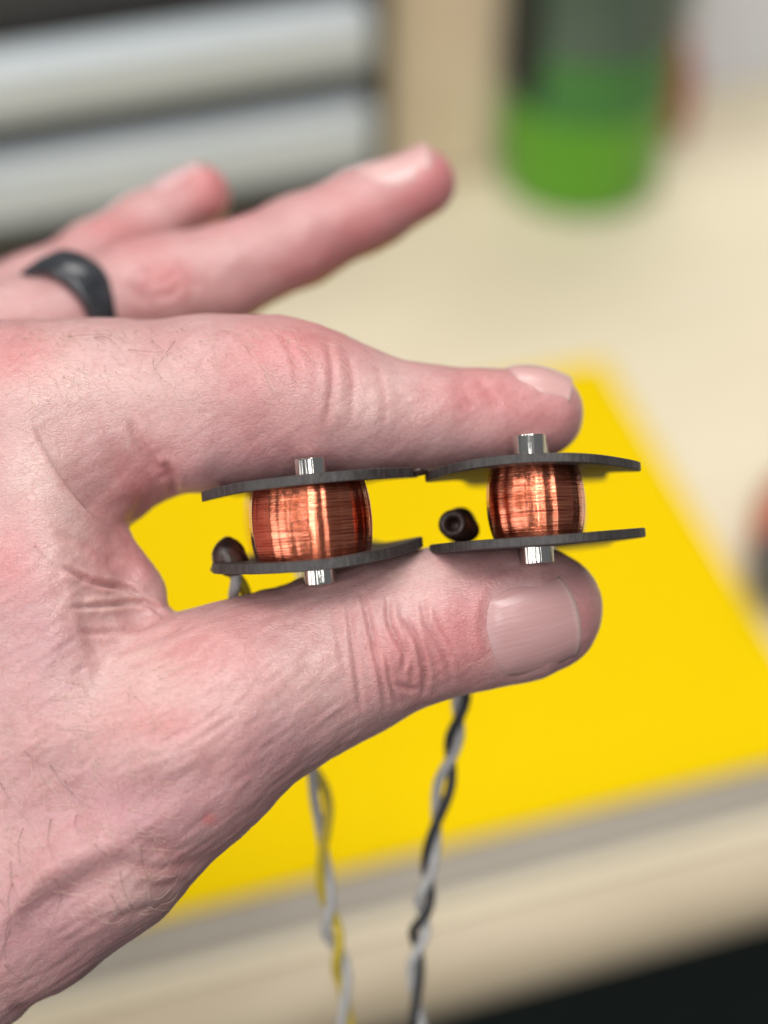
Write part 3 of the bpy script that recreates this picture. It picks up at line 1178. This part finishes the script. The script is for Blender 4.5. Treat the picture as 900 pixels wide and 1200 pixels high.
def winding(parent, z0, z1, w, cx, length, bulge_, seed, nt=420, nr=190):
    r = np.random.default_rng(seed)
    # stadium, parametrised by arc
    straight = length
    per = 2 * straight + 2 * math.pi * w
    # denser sampling on the front bow
    front_n = int(nt * 0.6)
    s = np.concatenate([np.linspace(-math.pi * w / 2 - 2, math.pi * w / 2 + 2, front_n, endpoint=False), np.linspace(math.pi * w / 2 + 2, per - math.pi * w / 2 - 2, nt - front_n, endpoint=False)])
    H = np.linspace(0, 1, nr)
    px = np.zeros(nt); py = np.zeros(nt); nx_ = np.zeros(nt); ny_ = np.zeros(nt)
    for i, a in enumerate(s):
        a2 = a % per
        q = math.pi * w / 2
        if a2 > per - q - 1e-9: a2 -= per
        if -q <= a2 <= q:
            t = a2 / w
            px[i], py[i], nx_[i], ny_[i] = w * math.sin(t), -w * math.cos(t), math.sin(t), -math.cos(t)
        elif a2 <= q + straight:
            px[i], py[i], nx_[i], ny_[i] = w, a2 - q, 1, 0
        elif a2 <= q + straight + math.pi * w:
            t = (a2 - q - straight) / w
            px[i], py[i], nx_[i], ny_[i] = w * math.cos(t), straight + w * math.sin(t), math.cos(t), math.sin(t)
        else:
            px[i], py[i], nx_[i], ny_[i] = -w, straight - (a2 - q - straight - math.pi * w), -1, 0
    # every wire turn sits a little differently: shallow facets that wander from turn to turn
    D = np.zeros((nr, nt))
    D += (bulge_ * (1 - (2 * H - 1) ** 2) ** 0.8)[:, None]
    walk = np.cumsum(r.normal(0, 0.035, (nr, 6)), 0)
    walk -= np.linspace(0, 1, nr)[:, None] * walk[-1]
    for k, (wl, am, jit) in enumerate(((5.2, 0.060, .02), (3.1, 0.040, .03), (2.1, 0.025, .10), (1.3, 0.011, .40), (0.8, 0.005, .7))):
        ph = r.uniform(0, 6.28) + walk[:, k][:, None] * 1.2 + r.normal(0, jit, (nr, 1))
        D += am * np.sin(2 * math.pi * s[None, :] / wl + ph)
    D += r.normal(0, 0.0042, (nr, 1))
    X = px[None] + nx_[None] * D + cx
    Y = py[None] + ny_[None] * D
    Z = np.repeat((z0 + (z1 - z0) * H)[:, None], nt, 1)
    V = np.stack([X, Y, Z], -1).reshape(-1, 3) / 1000
    i, j = np.meshgrid(np.arange(nr - 1), np.arange(nt), indexing='ij')
    a = i * nt + j
    b = i * nt + (j + 1) % nt
    Fq = np.stack([a, b, b + nt, a + nt], -1).reshape(-1, 4)
    return mesh_obj('copper_winding', V, Fq, M['copper'], parent)


def rod(parent, y, z0, z1, r=2.42):
    v, f = lathe([(r - .25, z0), (r - .04, z0 + .08), (r, z0 + .3), (r, z1 - .3), (r - .04, z1 - .08), (r - .25, z1)], 144)
    ph = random.uniform(0, 6)
    g_ = lambda a, b: 1 + 0.0045 * math.sin(19 * math.atan2(b, a) + ph) + 0.003 * math.sin(31 * math.atan2(b, a) + 2 * ph)   # drawn, faintly ribbed rod
    v = [(a * g_(a, b) / 1000, (b * g_(a, b) + y) / 1000, c / 1000) for a, b, c in v]
    o = mesh_obj('pole_piece', v, f, M['rod'], parent)
    o.data.set_sharp_from_angle(angle=math.radians(50))
    return o


def twisted(parent, knots, mats, pitch, r, phase=0.0, n=150):
    inv = parent.matrix_world.inverted()
    base_ = spline([P(*k) for k in knots], n)
    L = 0
    acc = [0]
    for i in range(1, n):
        L += (base_[i] - base_[i - 1]).length
        acc.append(L)
    for s in range(2):
        pts = []
        for i, p_ in enumerate(base_):
            t = (base_[min(i + 1, n - 1)] - base_[max(i - 1, 0)]).normalized()
            a = t.cross(FW).normalized()
            b = t.cross(a)
            w = 2 * math.pi * (acc[i] + 0.0022 * math.sin(acc[i] * 170)) / pitch + phase + s * math.pi
            k = r * (1.03 + 0.22 * math.sin(acc[i] * 260 + 1))
            pts.append(inv @ (p_ + a * (k * math.cos(w)) + b * (k * math.sin(w))))
        v, f = tube(pts, r, 12)
        mesh_obj('lead_wire', v, f, mats[s], parent)


def blob(parent, centre, rad, seed, name='solder_joint', squash=1.0, m=None, sub=4, rough=0.25):
    inv = parent.matrix_world.inverted()
    bm = bmesh.new()
    bmesh.ops.create_icosphere(bm, subdivisions=sub, radius=1)
    r = random.Random(seed)
    lumps = [(Vector((r.uniform(-1, 1), r.uniform(-1, 1), r.uniform(-1, 1))).normalized(), r.uniform(-rough, rough)) for _ in range(9)]
    for v_ in bm.verts:
        d = v_.co.normalized()
        k = 1 + sum(h * max(0, d.dot(l) - 0.5) * 2 for l, h in lumps)
        v_.co = d * k * rad
        v_.co.z *= squash
    c = inv @ centre
    bmesh.ops.translate(bm, vec=c, verts=bm.verts)
    return bm_obj(name, bm, m or M['knot'], parent, smooth=True)


OUT = [(0, -10.2), (5, -9.6), (9.5, -7.2), (13, -2.5), (15.6, 2.0), (15.9, 5.0), (14.2, 8.0), (12.0, 12), (11.3, 18), (11.3, 26), (11, 33), (8, 38.5), (0, 40.5)]
OUT = OUT + [(-x, y) for x, y in reversed(OUT[1:-1])]

# left coil
left = empty('pickup_coil', coil_frame(369, 610, 0, 5.0, -5.5, -0.6))
tag(left, 'wider copper wound pickup coil on the left, gripped below the index knuckle', 'pickup coil', 'copper coils between the fingers')
plate(left, 6.0, 1.55, [(x * 1.01, y) for x, y in OUT], lambda x, y: -0.0016 * x * x + 0.012 * x + (-0.010 * (x + 9) ** 2 if x < -9 else 0), 1)
plate(left, -6.15, 1.6, [(x * (1.0 if x > 0 else 0.97), y) for x, y in OUT], lambda x, y: 0.0042 * x * x + 0.03 * x if x > 0 else 0.0015 * x * x, 2)
winding(left, -5.5, 5.3, 8.25, -0.6, 28, 0.75, 3)
for k in range(4): rod(left, 9.3 * k, -9.35, 9.2)
b1 = P(270, 655, 8)
blob(left, P(272, 652, 7), 0.0026, 5, squash=1.0, sub=3, rough=0.3)
blob(left, P(262, 664, 7), 0.0019, 6, squash=0.55, sub=3, rough=0.3)
blob(left, P(492, 552, 3), 0.0013, 9, squash=0.5, name='varnish_drop')
twisted(left, [(271, 662, 8), (279, 690, 10), (300, 760, 22), (358, 884, 30), (377, 940, 31), (379, 1010, 33), (388, 1085, 36), (402, 1150, 40), (407, 1270, 48)], (M['grey_wire'], M['olive_wire']), 0.0215, 0.00085, 0.6)

# right coil
right = empty('pickup_coil', coil_frame(625, 585, 0, 4.0, 6.5, 2.6))
tag(right, 'narrower copper wound pickup coil on the right, pinched at the fingertips', 'pickup coil', 'copper coils between the fingers')
plate(right, 5.35, 1.4, OUT, lambda x, y: -0.0045 * x * x - 0.02 * x, 11)
plate(right, -6.35, 1.4, OUT, lambda x, y: 0.0020 * x * x if x > 0 else 0.0005 * x * x, 12)
winding(right, -5.75, 4.75, 6.25, 0.25, 28, 0.9, 13)
for k in range(4): rod(right, 9.3 * k, -9.45, 9.45)
blob(right, P(538, 622, 8.5), 0.0019, 24, squash=0.8)
blob(right, P(540, 613, 11), 0.0023, 22, sub=3, rough=0.3)
sl = P(533, 616, 8.5)
sdir = (RT * -0.30 + UP * 0.22 - FW * 0.9).normalized()
prof = [(0.0012, -0.0022), (0.0024, -0.0024), (0.0027, -0.0005), (0.0026, 0.0016), (0.0021, 0.0022), (0.0013, 0.0019), (0.0011, 0.0006), (0.0010, -0.0018)]
prof = [(a_ * 0.84, b_ * 0.9) for a_, b_ in prof]
v, f = lathe(prof, 40, cap=False)
nn = 40
f += [((len(prof) - 1) * nn + k, (len(prof) - 1) * nn + (k + 1) % nn, (k + 1) % nn, k) for k in range(nn)]
slm = sdir.to_track_quat('Z', 'Y').to_matrix().to_4x4()
slm.translation = sl
slo = mesh_obj('sleeve_end', v, f, M['knot'], right)
slo.matrix_local = right.matrix_world.inverted() @ slm
twisted(right, [(536, 624, 12), (539, 660, 22), (541, 740, 27), (541, 815, 28), (526, 895, 30), (508, 980, 33), (497, 1060, 36), (487, 1135, 40), (490, 1260, 46)], (M['black_wire'], M['grey_wire']), 0.0175, 0.00085, 0.3)
